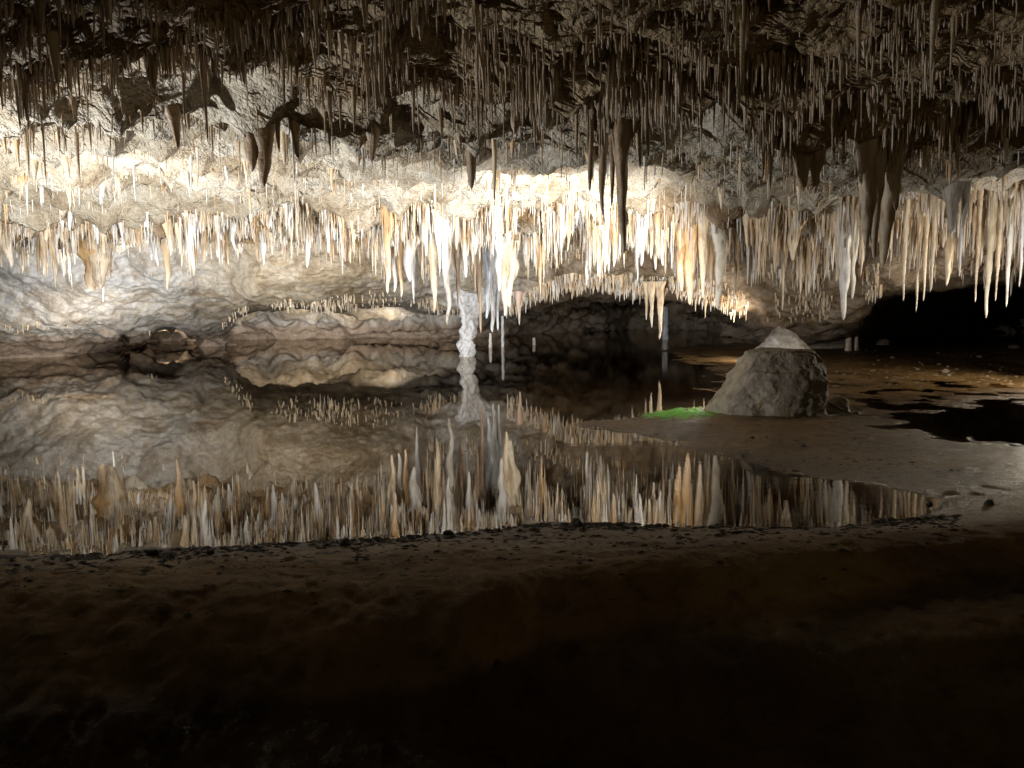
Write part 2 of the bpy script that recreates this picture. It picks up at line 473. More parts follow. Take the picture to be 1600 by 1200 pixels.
nu, nv = 900, 620
tt = np.linspace(-1.05, 1.05, nu)
yy = np.concatenate([np.geomspace(2.0, 21.5, nv)])
T, YY = np.meshgrid(tt, yy, indexing='ij')
XX = T * (YY * 0.85 + 1.6)
ZZ = ceil_z(XX, YY)
dx = 0.05 * perlin(XX * 2.3, YY * 2.3, 9.1); dy = 0.07 * perlin(XX * 2.3, YY * 2.3, 19.1)
V = np.stack([XX + dx, YY + dy, ZZ], -1).reshape(-1, 3)
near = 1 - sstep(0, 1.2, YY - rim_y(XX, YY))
rowm = sstep(12.4, 13.6, YY + .6 * perlin(XX, YY, 3.0)) * sstep(-.4, .3, perlin(XX * 1.2, YY * 1.2, 13.0))
tc = np.ones((nu, nv, 3)) * (1 - rowm[..., None]) + rowm[..., None] * np.array([0.66, 0.50, 0.33])
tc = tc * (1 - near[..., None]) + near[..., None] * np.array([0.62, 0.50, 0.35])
me = mesh_np('cave_ceiling', V, grid_quads(nu, nv, True), tc.reshape(-1, 3))
o = link('cave_ceiling', me, M_ceil); tag(o, kind='structure')
o['label'] = 'rough rock ceiling of the cave'

# ---------------------------------------------------------------- back wall sheet (bulges, lips, recess, waterline)
cols = {
 -260: [(400, 17), (460, 17.5), (500, 18), (530, 18.5), (575, 17.8)],
 0:    [(410, 18.5), (460, 19), (510, 19.3), (535, 20.5), (560, 21.2)],
 100:  [(412, 18.8), (460, 19.3), (508, 20), (525, 21), (557, 22)],
 180:  [(420, 19), (465, 19.6), (512, 21), (530, 23), (545, 25.5)],
 203:  [(422, 19.2), (467, 19.8), (520, 22.3), (524, 28.5), (535, 30)],
 250:  [(425, 19.2), (468, 20), (508, 22.6), (510, 29), (533, 30.5)],
 295:  [(412, 19.4), (468, 20.2), (513, 22.8), (516, 29), (533, 30.5)],
 316:  [(405, 19.5), (468, 20.4), (518, 23.5), (532, 25.3), (541, 26)],
 352:  [(398, 19.3), (462, 20.2), (506, 23), (526, 25.3), (540, 26)],
 368:  [(393, 18.9), (455, 19.6), (494, 22), (499, 28.5), (531, 30.5)],
 410:  [(385, 18.2), (435, 18.1), (478, 20.5), (489, 29), (530, 31)],
 500:  [(378, 17.8), (428, 17.7), (474, 20), (485, 29), (528, 31)],
 600:  [(388, 18.3), (425, 18.4), (468, 20.5), (482, 29), (527, 31.5)],
 690:  [(400, 19.5), (440, 20), (480, 21), (487, 28), (526, 31)],
 740:  [(400, 19.5), (445, 19.8), (485, 20.5), (492, 28), (524, 31)],
 820:  [(400, 19), (440, 19.5), (470, 20), (485, 30), (521, 33)],
 900:  [(385, 18.5), (420, 18.5), (455, 19.5), (480, 33), (520, 36)],
 1000: [(380, 18), (410, 18.3), (446, 19), (475, 35), (519, 38)],
 1100: [(390, 17.5), (420, 17.5), (468, 18.5), (480, 33), (520, 36)],
 1170: [(400, 17), (440, 17.3), (482, 18.5), (495, 25), (528, 28)],
 1230: [(410, 16.3), (450, 16.7), (492, 18), (515, 20), (545, 21.5)],
 1320: [(410, 15.8), (450, 16.2), (482, 17), (515, 19.5), (543, 21.5)],
 1375: [(400, 14.6), (425, 14.8), (452, 15.5), (470, 26), (530, 30)],
 1500: [(378, 13.8), (400, 14.0), (432, 14.6), (450, 26), (525, 30)],
 1600: [(370, 13.6), (392, 13.8), (430, 14.4), (450, 26), (520, 30)],
 1850: [(380, 13.6), (420, 14.0), (470, 15), (500, 16), (560, 17)],
}
ctrl, us = [], []
def side(x, y):
    return [np.array([x, y, z]) for z in (3.9, 2.6, 1.8, 1.1, 0.5, 0.0, -0.5)]
for k, (x, y) in enumerate(((-9, -4), (-12.5, 3), (-14, 9))):
    ctrl.append(side(x, y)); us.append(-260 - 220 * (3 - k))
for px in sorted(cols):
    rows = cols[px]
    pts = [at(px, py, Y) for py, Y in rows]
    top = pts[0].copy(); top[2] = 3.9; top[1] -= 0.7
    bot = pts[-1].copy(); bot[2] = -0.6
    ctrl.append([top] + pts + [bot]); us.append(px)
for k, (x, y) in enumerate(((14, 9), (12.5, 3), (9, -4))):
    ctrl.append(side(x, y)); us.append(1850 + 220 * (k + 1))
ctrl = np.array(ctrl); us = np.array(us, float)


def hermite(xs, P, xq):
    """monotone-ish cubic through P (n,...) at xs, sampled at xq"""
    n = len(xs)
    d = np.zeros_like(P)
    sl = (P[1:] - P[:-1]) / (xs[1:] - xs[:-1]).reshape(-1, *([1] * (P.ndim - 1)))
    m = np.where(sl[1:] * sl[:-1] > 0, 2 * sl[1:] * sl[:-1] / (sl[1:] + sl[:-1] + 1e-12), 0)
    d[1:-1] = m; d[0] = sl[0]; d[-1] = sl[-1]
    i = np.clip(np.searchsorted(xs, xq) - 1, 0, n - 2)
    h = xs[i + 1] - xs[i]; t = (xq - xs[i]) / h
    sh = (-1, *([1] * (P.ndim - 1)))
    t = t.reshape(sh); h = h.reshape(sh)
    return ((1 + 2 * t) * (1 - t) ** 2 * P[i] + t * (1 - t) ** 2 * h * d[i] + t * t * (3 - 2 * t) * P[i + 1] + t * t * (t - 1) * h * d[i + 1])


NU, NV = 1100, 260
uq = np.concatenate([np.linspace(us[0], -265, 90), np.linspace(-260, 1850, NU - 180), np.linspace(1855, us[-1], 90)])
g1 = hermite(us, ctrl, uq)                       # (NU, 7, 3)
g2 = np.swapaxes(g1, 0, 1)                       # (7, NU, 3)
vs = np.arange(7.0)
vq = np.linspace(0, 6, NV)
G = hermite(vs, g2, vq)                          # (NV, NU, 3)
G = np.swapaxes(G, 0, 1)
du = np.gradient(G, axis=0); dv = np.gradient(G, axis=1)
nr = np.cross(du, dv); nr /= np.linalg.norm(nr, axis=-1)[..., None] + 1e-9
flip = np.sign((nr * (np.array([0, 0, 1.0]) - G)).sum(-1))[..., None]
x, y, z = G[..., 0], G[..., 1], G[..., 2]
U_ = uq[:, None] + 0 * x
bulge = np.exp(-((U_ - 470) / 190) ** 4) * (1 - sstep(.8, .5, z) * 0)
far = sstep(23, 27, y)
amp = far * (.45 * billow(x / 2.3, y / 2.3, z / 1.2 + 5, 3) + .12 * fbm(x * 1.1, y, z * 2, 4)) + 0.03 * billow(x * 3.1, y * 3.1, z * 4.2, 3) + 0.22 * fbm(x / 2.4, y / 2.4, z / 1.6, 3) * (1 - .6 * bulge) + 0.05 * billow(x / .9, y / .9, z / .7, 3) * (1 - .7 * bulge) + (0.07 - .03 * bulge) * fbm(x * 1.7, y * 1.7, z * 2.8, 5) + 0.05 * (1 - .7 * bulge) * (0.4 - ridge(x + z, y + z * .6, .8, 17.0)) * (1 - .85 * sstep(23, 26, y))
wl = 1 - 0.5 * (1 - sstep(0.0, 0.5, z)) * (1 - far)
G = G + nr * flip * (amp * wl)[..., None]
SHEET = G
_n = np.cross(np.gradient(G, axis=0), np.gradient(G, axis=1)); _n /= np.linalg.norm(_n, axis=-1)[..., None] + 1e-9
SHEET_NZ = (_n * flip)[..., 2]
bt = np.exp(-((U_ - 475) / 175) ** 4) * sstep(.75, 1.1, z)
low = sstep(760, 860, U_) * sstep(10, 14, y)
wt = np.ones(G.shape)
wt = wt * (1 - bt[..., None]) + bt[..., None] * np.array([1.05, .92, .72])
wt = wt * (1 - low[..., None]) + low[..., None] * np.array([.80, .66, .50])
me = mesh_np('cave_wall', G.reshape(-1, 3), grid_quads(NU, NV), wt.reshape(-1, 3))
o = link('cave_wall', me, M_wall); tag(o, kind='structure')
o['label'] = 'bulging limestone wall with low arches at the waterline'

# ---------------------------------------------------------------- ground
GP = [  # px, py, height: lake bed, mud flats, near bank
 (-200, 620, -.35), (100, 620, -.35), (350, 600, -.4), (600, 600, -.35), (200, 700, -.35), (500, 700, -.35), (750, 700, -.3), (0, 800, -.3), (300, 800, -.3),
 (600, 790, -.25), (-200, 760, -.3), (750, 580, -.3), (850, 560, -.2), (900, 600, -.15), (500, 550, -.35), (250, 560, -.3), (800, 545, -.2),
 (890, 640, -.12), (880, 700, -.16), (850, 760, -.2), (1000, 760, -.16), (1150, 780, -.12), (1280, 790, -.08), (1050, 735, -.05), (1330, 780, -.05),
 (960, 700, -.005), (1020, 690, .018), (1080, 680, .028), (1180, 690, .03), (1300, 700, .03), (1400, 730, .03), (1180, 725, .012), (1250, 740, .014), (1350, 752, .016),
 (1450, 770, .03), (1550, 760, .03), (1600, 730, .022), (1000, 655, .02), (1050, 640, .022), (1100, 660, .035), (1250, 660, .035), (1360, 665, .018),
 (1000, 612, .004), (960, 620, -.05), (1100, 605, .012), (1080, 590, .0), (1000, 580, -.03), (1050, 562, .008), (1130, 560, .012), (1180, 580, .02),
 (1300, 590, .010), (1400, 580, .015), (1500, 575, .02), (1600, 580, .01), (1350, 560, .03), (1500, 555, .035), (1450, 615, .004), (1550, 610, .004), (1350, 625, .008),
 (1420, 645, -.012), (1500, 670, -.03), (1580, 665, -.03), (1700, 660, -.02), (1500, 640, -.006), (1430, 690, .012), (1500, 712, .012),
 (1100, 545, .012), (1200, 548, .03), (1000, 540, .0), (900, 535, -.08), (1300, 547, .04),
 # near shore line and bank
 (-150, 892, .0), (0, 880, .0), (200, 872, .0), (400, 857, .0), (640, 843, .0), (750, 828, .0), (1000, 823, .0), (1200, 820, .0), (1380, 816, .0),
 (0, 915, .05), (200, 910, .05), (400, 895, .05), (640, 880, .05), (800, 865, .05), (1000, 860, .05), (1200, 850, .05), (1400, 845, .05), (1600, 830, .05), (1700, 800, .045),
]
gp = np.array(GP, float)


def gcoord(px, py):
    return np.stack([px / 230.0, np.log(np.maximum(py - 470 + 0.01 * (px - 800), 20)) * 7.5], -1)


gc = gcoord(gp[:, 0], gp[:, 1])


def ground_z(x, y):
    x = np.asarray(x, float); y = np.asarray(y, float)
    shp = x.shape
    P = np.stack([x.ravel(), y.ravel(), np.zeros(x.size)], 1)
    ok = P[:, 1] > 1.2
    P[:, 1] = np.maximum(P[:, 1], 1.2)
    px, py = project(P)
    q = gcoord(px, py)
    num = np.zeros(len(q)); den = np.zeros(len(q)) + 1e-9
    for c, h in zip(gc, gp[:, 2]):
        w = np.exp(-((q - c) ** 2).sum(1) * 2.2) + 1e-5 / (0.3 + ((q - c) ** 2).sum(1))
        num += w * h; den += w
    z = (num / den).reshape(shp)
    py = py.reshape(shp); px = px.reshape(shp)
    # near bank: rises a little, then a crest; the fall beyond is shaped to shade the foreground
    z = z + 0.06 * sstep(880, 960, py) * (1 - sstep(760, 900, px)) 
    cr = np.interp(px, [-400, 500, 640, 740, 850, 1000, 1200, 1400, 1600, 2000], [1180, 1110, 1040, 975, 932, 915, 897, 876, 862, 830])
    z = z + 0.05 * np.exp(-((py - cr + 12) / 22) ** 2) * sstep(650, 850, px)
    drop = sstep(0, 45, py - cr)
    z = z - drop * 0.11 * sstep(600, 860, px) - 0.42 * sstep(3.9, 2.1, y) * sstep(900, 1050, py)
    foot = sstep(5.4, 4.2, y)
    amp = 0.006 + 0.012 * sstep(830, 900, py) + 0.010 * sstep(950, 1150, px) * (1 - sstep(640, 720, py))
    z = z + amp * fbm(x * 1.8, y * 1.8, 2.0, 5) + 0.0035 * fbm(x * 9, y * 9, 2.0, 3) - 0.007 * sstep(.3, .6, perlin(x * 5, y * 5, 15.0)) * (z > .004)
    lump = sstep(900, 1000, py)
    z = z + lump * (0.03 * fbm(x * 1.1, y * 1.1, 7.0, 3) + 0.014 * billow(x * 3.5, y * 3.5, 7.0, 2)) + sstep(4.9, 4.2, y) * (.008 * fbm(x * 9, y * 9, 1.0, 3) - .012 * sstep(.35, .6, perlin(x * 7, y * 7, 5.0)))
    return z


nu, nv = 700, 900
tt = np.linspace(-1.15, 1.15, nu)
yy = np.geomspace(1.6, 40, nv)
T, YY = np.meshgrid(tt, yy, indexing='ij')
XX = T * (YY * 0.8 + 1.2)
ZZ = ground_z(XX, YY)
V = np.stack([XX, YY, ZZ], -1).reshape(-1, 3)
o = link('mud_ground', mesh_np('mud_ground', V, grid_quads(nu, nv)), M_mud); tag(o, kind='structure')
o['label'] = 'wet brown mud floor and lake bed of the cave'
# floor behind the camera and to the sides
V = np.array([[-40, -12, -.45], [40, -12, -.45], [40, 45, -.45], [-40, 45, -.45]], float)
o = link('ground', mesh_np('ground', V, np.array([[0, 1, 2, 3]])), M_mud); tag(o, kind='structure')
# water sheet
V = np.array([[-30, 4.08, 0], [30, 4.08, 0], [30, 42, 0], [-30, 42, 0]], float)
o = link('water', mesh_np('water', V, np.array([[0, 1, 2, 3]])), M_water); tag(o, kind='structure')
o['label'] = 'still shallow lake mirroring the ceiling'

# ---------------------------------------------------------------- stalactites
def stal_batch(P0, L, R, C0, C1, lean, seed, rings=7, sides=6, hi=False):
    """P0 (n,3) root, L length, R root radius, C0/C1 (n,3) colours at root/tip; returns V, Q, col"""
    n = len(L)
    t = np.linspace(0, 1, rings) ** 0.9
    t[-1] = 1
    a = np.arange(sides) / sides * 2 * np.pi
    tt_ = t[None, :, None]; aa = a[None, None, :] + rng.uniform(0, 6.28, n)[:, None, None]
    sd = seed[:, None, None]
    prof = 0.86 * (1 - tt_) ** 0.75 + 0.14 + 0.75 * np.exp(-tt_ * L[:, None, None] / (R[:, None, None] * 2.5))
    prof = prof * (1 + 0.22 * perlin(sd * 7.3 + 0 * tt_, tt_ * L[:, None, None] * 5.0, 0.5))
    r = R[:, None, None] * prof
    cx, cy = np.cos(aa), np.sin(aa)
    if hi:
        zz = tt_ * L[:, None, None]
        fl = 0.15 * fbm(cx * 1.3 + sd * 3.1, cy * 1.3, zz * 0.9, 3) + 0.15 * fbm(cx * 2.0 + sd, cy * 2.0, zz * 7, 3)
        r = r * (1 + fl)
    r = np.maximum(r, 0.006)
    r = r * np.where(tt_ >= 1, 0.25, 1.0)
    wob = 0.35 * R[:, None, None] * (perlin(sd * 3.7, tt_ * 2.2 * np.maximum(L[:, None, None], .4), 1.5))
    X = P0[:, 0][:, None, None] + r * cx + lean[:, 0][:, None, None] * tt_ + wob * 1.4
    Yc = P0[:, 1][:, None, None] + r * cy + lean[:, 1][:, None, None] * tt_ + wob
    Z = P0[:, 2][:, None, None] - tt_ * L[:, None, None] + 0 * X
    V = np.stack([X, Yc, Z], -1).reshape(-1, 3)
    base = (np.arange(n) * rings * sides)[:, None, None]
    i = np.arange(rings - 1)[None, :, None] * sides; j = np.arange(sides)[None, None, :]; j2 = (j + 1) % sides
    q = np.stack([base + i + j, base + i + sides + j, base + i + sides + j2, base + i + j2], -1).reshape(-1, 4)
    # cap the tip with one polygon fan approximated by quads (tip ring is tiny)
    k = sstep(0.35, 1.0, tt_)[..., None]
    Cc = C0[:, None, None, :] * (1 - k) + C1[:, None, None, :] * k
    Cc = np.broadcast_to(Cc, (n, rings, sides, 3)).reshape(-1, 3)
    return V, q, Cc


nst = [0]
def one_stal(P0, L, R, c0, c1, label, cat, group, hi=True, name='stalactite', lean=(0, 0)):
    s = np.array([random.uniform(0, 200)])
    rings = int(min(44, max(12, L / 0.035))) if hi else 12
    V, q, cc = stal_batch(np.zeros((1, 3)), np.array([L]), np.array([R]), np.array([c0]), np.array([c1]), np.array([lean], float), s,
                          rings, 18 if hi else 9, True)
    ns = 18 if hi else 9
    # close the tip
    V = np.vstack([V, V[-ns:].mean(0) - [0, 0, 0.012]]); cc = np.vstack([cc, cc[-1]])
    b = len(V) - 1 - ns
    cap = np.array([[b + i, len(V) - 1, len(V) - 1, b + (i + 1) % ns] for i in range(ns)])
    me = bpy.data.meshes.new(name)
    faces = [tuple(f) for f in q.tolist()] + [(b + i, len(V) - 1, b + (i + 1) % ns) for i in range(ns)]
    me.from_pydata(V.tolist(), [], faces)
    me.polygons.foreach_set('use_smooth', [True] * len(me.polygons))
    a = me.color_attributes.new('tint', 'FLOAT_COLOR', 'POINT')
    c4 = np.ones((len(V), 4), np.float32); c4[:, :3] = cc
    a.data.foreach_set('color', c4.ravel())
    o = link(name, me, M_calc)
    o.location = P0
    tag(o, label, cat, group)
    nst[0] += 1
    return o


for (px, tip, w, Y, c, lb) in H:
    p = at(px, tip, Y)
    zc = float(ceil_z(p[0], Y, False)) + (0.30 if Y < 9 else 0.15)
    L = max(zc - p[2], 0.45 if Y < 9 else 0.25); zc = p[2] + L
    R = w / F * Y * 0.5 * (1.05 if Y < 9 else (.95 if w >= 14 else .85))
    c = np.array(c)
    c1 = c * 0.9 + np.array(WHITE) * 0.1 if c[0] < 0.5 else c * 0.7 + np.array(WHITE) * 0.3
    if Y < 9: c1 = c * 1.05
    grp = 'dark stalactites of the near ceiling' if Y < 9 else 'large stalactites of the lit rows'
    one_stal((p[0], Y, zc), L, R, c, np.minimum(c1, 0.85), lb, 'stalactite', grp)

# --- the many smaller ones
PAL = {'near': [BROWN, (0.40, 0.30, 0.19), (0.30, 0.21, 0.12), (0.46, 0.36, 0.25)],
       'lit': [WHITE, CREAM, CREAM, ORANGE, (0.7, 0.66, 0.6), (0.72, 0.55, 0.34)],
       'row': [WHITE, WHITE, CREAM, CREAM, ORANGE, (0.66, 0.62, 0.56), (0.58, 0.40, 0.22), (0.72, 0.56, 0.34)],
       'right': [(0.5, 0.38, 0.24), (0.6, 0.46, 0.28), (0.42, 0.33, 0.22)]}
L_P, L_L, L_R, L_C, L_T, L_G = [], [], [], [], [], []
def add(P, L, R, C0, C1, g):
    L_P.append(P); L_L.append(L); L_R.append(R); L_C.append(C0); L_T.append(C1); L_G.append(g)


def scatter(n, y0, y1, fac, tmax=0.78):
    y = np.sqrt(rng.uniform(y0 * y0, y1 * y1, n))
    x = rng.uniform(-tmax, tmax, n) * y
    k = fac(x, y)
    m = rng.uniform(0, 1, n) < k
    return x[m], y[m]

def pal(name, n, mixn=None):
    p = np.array(PAL[name])
    i = rng.integers(0, len(p), n)
    c = p[i] * rng.uniform(0.85, 1.1, (n, 1))
    return c

def drop_on_ceiling(x, y, L, R, pname, g, tipw=0.3):
    z = ceil_z(x, y, False) + 0.06
    c = pal(pname, len(x))
    w = np.array(WHITE)
    c1 = c * (1 - tipw) + w * tipw
    add(np.stack([x, y, z], 1), L + 0.06, R, np.minimum(c, .85), np.minimum(c1, .85), np.array([g] * len(x)))

# near dark ceiling: long clustered straws along cracks
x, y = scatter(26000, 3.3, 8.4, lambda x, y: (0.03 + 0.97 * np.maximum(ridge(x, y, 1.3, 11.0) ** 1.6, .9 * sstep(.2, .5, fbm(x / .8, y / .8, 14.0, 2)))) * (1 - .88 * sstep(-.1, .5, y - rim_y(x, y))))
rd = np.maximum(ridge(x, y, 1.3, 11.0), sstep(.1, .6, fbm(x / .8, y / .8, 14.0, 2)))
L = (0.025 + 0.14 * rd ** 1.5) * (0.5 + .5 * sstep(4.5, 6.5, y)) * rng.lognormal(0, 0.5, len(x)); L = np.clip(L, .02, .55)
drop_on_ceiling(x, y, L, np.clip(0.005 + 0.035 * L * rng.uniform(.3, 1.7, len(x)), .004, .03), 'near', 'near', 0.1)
# lit ceiling: sparse short straws
x, y = scatter(6500, 7.6, 13.4, lambda x, y: (0.10 + 0.8 * ridge(x, y, .9, 21.0) ** 2) * (1 - 0.93 * sstep(4.3, 5.2, x) * sstep(9, 9.5, y) * (1 - sstep(11.2, 11.8, y))))
L = 0.03 + 0.10 * rng.lognormal(0, 0.65, len(x)); L = np.clip(L, .03, .55)
drop_on_ceiling(x, y, L, np.clip(0.006 + 0.025 * L, .006, .02), 'lit', 'lit', 0.4)
# the row: dense ragged curtains
x, y = scatter(26000, 12.9, 17.2, lambda x, y: 0.03 + 0.97 * np.maximum(ridge(x, y, 1.1, 31.0) ** 1.8, .9 * sstep(.15, .45, fbm(x / .8, y / .8, 34.0, 2))))
rd = np.maximum(ridge(x, y, 1.1, 31.0), sstep(0, .5, fbm(x / .8, y / .8, 34.0, 2)))
side_ = (0.60 + 0.40 * sstep(-6, -1, x)) * (0.55 + .85 * sstep(-.3, .4, perlin(x / .75, y / 2.2, 41.0)))
L = (0.05 + 0.34 * rd ** 1.5) * side_ * rng.lognormal(0, 0.40, len(x)); L = L * np.where(rng.uniform(0, 1, len(x)) < .03, 1.9, 1.0); L = np.clip(L, .04, 1.0)
R_ = np.clip(0.006 + 0.022 * L * rng.uniform(.3, 1.6, len(x)), .006, .04) * np.where(rng.uniform(0, 1, len(x)) < .06, 2.2, 1)
drop_on_ceiling(x, y, L, R_, 'row', 'row', 0.4)
# fused pendants, each with a skirt of straws
PEND = []
def pendants(n, y0, y1, dens, l0, l1, r0, r1, pname, g, per, tipw=.35):
    x, y = scatter(n, y0, y1, dens)
    n = len(x)
    Lp = rng.uniform(0, 1, n) ** 1.8 * (l1 - l0) + l0
    if g == 'row': Lp = Lp * (0.45 + .75 * sstep(-.3, .4, perlin(x / .75, y / 2.2, 41.0))) * (.75 + .25 * sstep(-6, -1, x))
    Rp = r0 + (r1 - r0) * rng.uniform(.2, 1, n) * (Lp / l1) ** .6
    z = ceil_z(x, y, False) + 0.06 + 1.6 * Rp
    Lq = Lp + 1.6 * Rp
    c = np.minimum(pal(pname, n), .85)
    PEND.append((np.stack([x, y, z], 1), Lq, Rp, c, np.minimum(c * (1 - tipw) + np.array(WHITE) * tipw, .85)))
    k = np.repeat(np.arange(n), per); a = rng.uniform(0, 6.28, len(k)); d = rng.uniform(.3, 3.4, len(k)) ** 1.0
    xx = x[k] + np.cos(a) * d * Rp[k]; yy_ = y[k] + np.sin(a) * d * Rp[k]
    Ls = Lp[k] * np.clip(1.05 - d / 4.2, .1, 1) * rng.uniform(.35, 1.05, len(k))
    zs = ceil_z(xx, yy_, False) + 0.06
    cs = c[k] * rng.uniform(.8, 1.15, (len(k), 1))
    add(np.stack([xx, yy_, zs], 1), Ls + .05, np.clip(.007 + .03 * Ls * rng.uniform(.4, 1.4, len(k)), .006, .035), np.minimum(cs, .85), np.minimum(cs * .6 + np.array(WHITE) * .4, .85), np.array([g] * len(k)))
pendants(1500, 12.9, 16.6, lambda x, y: .15 + .85 * ridge(x, y, 1.1, 31.0), .20, 1.05, .03, .10, 'row', 'row', 11)
pendants(700, 4.4, 8.0, lambda x, y: (.1 + .9 * ridge(x, y, 1.3, 11.0)) * (1 - .8 * sstep(-.1, .4, y - rim_y(x, y))), .06, .34, .012, .05, 'near', 'near', 8, .05)
pendants(260, 7.4, 12.8, lambda x, y: .5 + 0 * x, .08, .45, .02, .06, 'lit', 'lit', 6)

# the right hand row hangs longer and browner, white at the tips
x, y = rng.uniform(5.0, 9.6, 900), rng.uniform(11.2, 13.6, 900)
m = rng.uniform(0, 1, 900) < sstep(-.3, .4, perlin(x * 1.6, y * 1.6, 5.0)); x, y = x[m], y[m]; n = len(x)
L = np.clip(rng.uniform(.25, .95, n) * (0.8 + .6 * perlin(x * 1.1, y, 2.0)), .15, 1.2)
drop_on_ceiling(x, y, L, rng.uniform(.012, .05, n), 'right', 'right', 0.6)

# fringes on the wall's lips
def fringe(u0, u1, v0, v1, n, l0, l1, pname, g, tipw=.4, dens=None):
    iu = rng.uniform(np.searchsorted(uq, u0), np.searchsorted(uq, u1), n).astype(int)
    iv = (rng.uniform(v0, v1, n) / 6 * (NV - 1)).astype(int)
    if dens is not None:
        m = rng.uniform(0, 1, n) < dens(uq[iu]); iu, iv = iu[m], iv[m]
    m = SHEET_NZ[iu, iv] < -.25; iu, iv = iu[m], iv[m]
    P = SHEET[iu, iv].copy(); P[:, 2] += 0.05
    n = len(iu)
    L = rng.uniform(l0, l1, n) * rng.uniform(.4, 1.1, n) * (0.75 + .5 * perlin(P[:, 0] * 1.5, P[:, 1], 1.0)) + .05
    c = pal(pname, n); c1 = c * (1 - tipw) + np.array(WHITE) * tipw
    add(P, L, rng.uniform(.008, .022, n) + .03 * L, np.minimum(c, .85), np.minimum(c1, .85), np.array([g] * n))
nd = lambda u: sstep(-.25, .35, perlin(u / 37.0, 4.4, 2.0))
fringe(790, 1170, 2.45, 3.12, 1500, .08, .42, 'lit', 'arch', dens=lambda u: .35 + .65 * nd(u))
fringe(300, 420, 2.75, 3.2, 200, .06, .30, 'right', 'recess', dens=nd)
fringe(420, 730, 2.75, 3.25, 800, .06, .34, 'right', 'recess', dens=lambda u: .12 + .88 * nd(u))
fringe(-200, 300, 2.85, 3.15, 120, .05, .18, 'right', 'recess', dens=nd)
fringe(-200, 640, 0.7, 1.1, 350, .12, .4, 'row', 'row', dens=nd)
fringe(640, 1380, 0.5, 1.6, 900, .10, .45, 'row', 'row', dens=nd)
fringe(1180, 1380, 1.4, 3.1, 500, .06, .30, 'right', 'arch', .5, dens=nd)
fringe(1375, 1800, 0.6, 3.1, 900, .10, .55, 'right', 'right', .8, dens=nd)

P = np.vstack(L_P); L = np.concatenate(L_L); R = np.concatenate(L_R); C0 = np.vstack(L_C); C1 = np.vstack(L_T); Gp = np.concatenate(L_G)
px, py0 = project(P); P2 = P.copy(); P2[:, 2] -= L; _, py1 = project(P2)
vis = (px > 5) & (px < 1595) & (py1 > 8)
size = np.where(vis, (py1 - np.maximum(py0, 0)) * (4 + 2 * R / P[:, 1] * F), 0)
order = np.argsort(-size)
want = 296 - nst[0]
# take them from every zone, the largest of each
quota = {'near': 0.36, 'lit': 0.12, 'row': 0.30, 'right': 0.14, 'arch': 0.05, 'recess': 0.03}
sel = []
for g, f in quota.items():
    gi = [i for i in order if Gp[i] == g and size[i] > 0]
    sel += gi[:int(want * f)]
LBL = {'near': ('small dark brown stalactite crowded on the unlit near ceiling', 'small stalactites of the dark near ceiling'),
       'lit': ('small pale stalactite on the rough lit ceiling', 'small stalactites of the lit ceiling'),
       'row': ('slender pale stalactite crowded in the bright fringe behind the lake', 'slender stalactites of the bright fringe'),
       'right': ('brown stalactite with glistening tip in the right hand row', 'stalactites of the right hand row'),
       'arch': ('short pale stalactite on the lip of the low arch', 'stalactites on the lip of the low arch'),
       'recess': ('tiny stalactite under the overhanging wall near the waterline', 'tiny stalactites under the overhanging wall')}
for i in sel:
    g = Gp[i]
    one_stal(tuple(P[i]), float(L[i]), float(R[i]), C0[i], C1[i], LBL[g][0], 'stalactite', LBL[g][1], hi=False)
rest = np.ones(len(L), bool); rest[sel] = False
n = rest.sum()
V, q, cc = stal_batch(P[rest], L[rest], R[rest], C0[rest], C1[rest], rng.normal(0, 0.006, (n, 2)), rng.uniform(0, 300, n), 7, 6)
PD = [np.concatenate([p_[k] for p_ in PEND]) for k in range(5)]
m_ = len(PD[1])
V2, q2, c2 = stal_batch(PD[0], PD[1], PD[2], PD[3], PD[4], rng.normal(0, 0.01, (m_, 2)), rng.uniform(0, 300, m_), 20, 14, True)
q = np.vstack([q, q2 + len(V)]); V = np.vstack([V, V2]); cc = np.vstack([cc, c2])
o = link('soda_straw_stalactites', mesh_np('soda_straw_stalactites', V, q, cc), M_calc)
tag(o, 'countless thin stalactites covering the ceiling and the wall lips', 'stalactites', kind='stuff')
print('stalactites', nst[0], 'rest', n)


# ---------------------------------------------------------------- stalactites of the low arch, standing columns
def hang(px, top, tip, w, Y, c, lb, cat='stalactite', g=None):
    a = at(px, top, Y); b = at(px, tip, Y)
    return one_stal((b[0], Y, a[2]), a[2] - b[2], w / F * Y * .4, np.array(c), np.minimum(np.array(c) * .6 + np.array(WHITE) * .4, .85), lb, cat, g)
hang(1030, 440, 530, 14, 18.3, CREAM, 'longest stalactite under the low arch, its sharp tip over the dark opening', g='large stalactites under the low arch')
hang(1018, 440, 512, 12, 18.3, CREAM, 'stalactite just left of the longest one under the low arch', g='large stalactites under the low arch')
hang(1010, 440, 500, 10, 18.4, CREAM, 'shortest of three stalactites under the low arch', g='large stalactites under the low arch')
hang(811, 455, 508, 10, 19.5, (.7, .5, .4), 'short pinkish stalactite at the left foot of the low arch', g='large stalactites under the low arch')


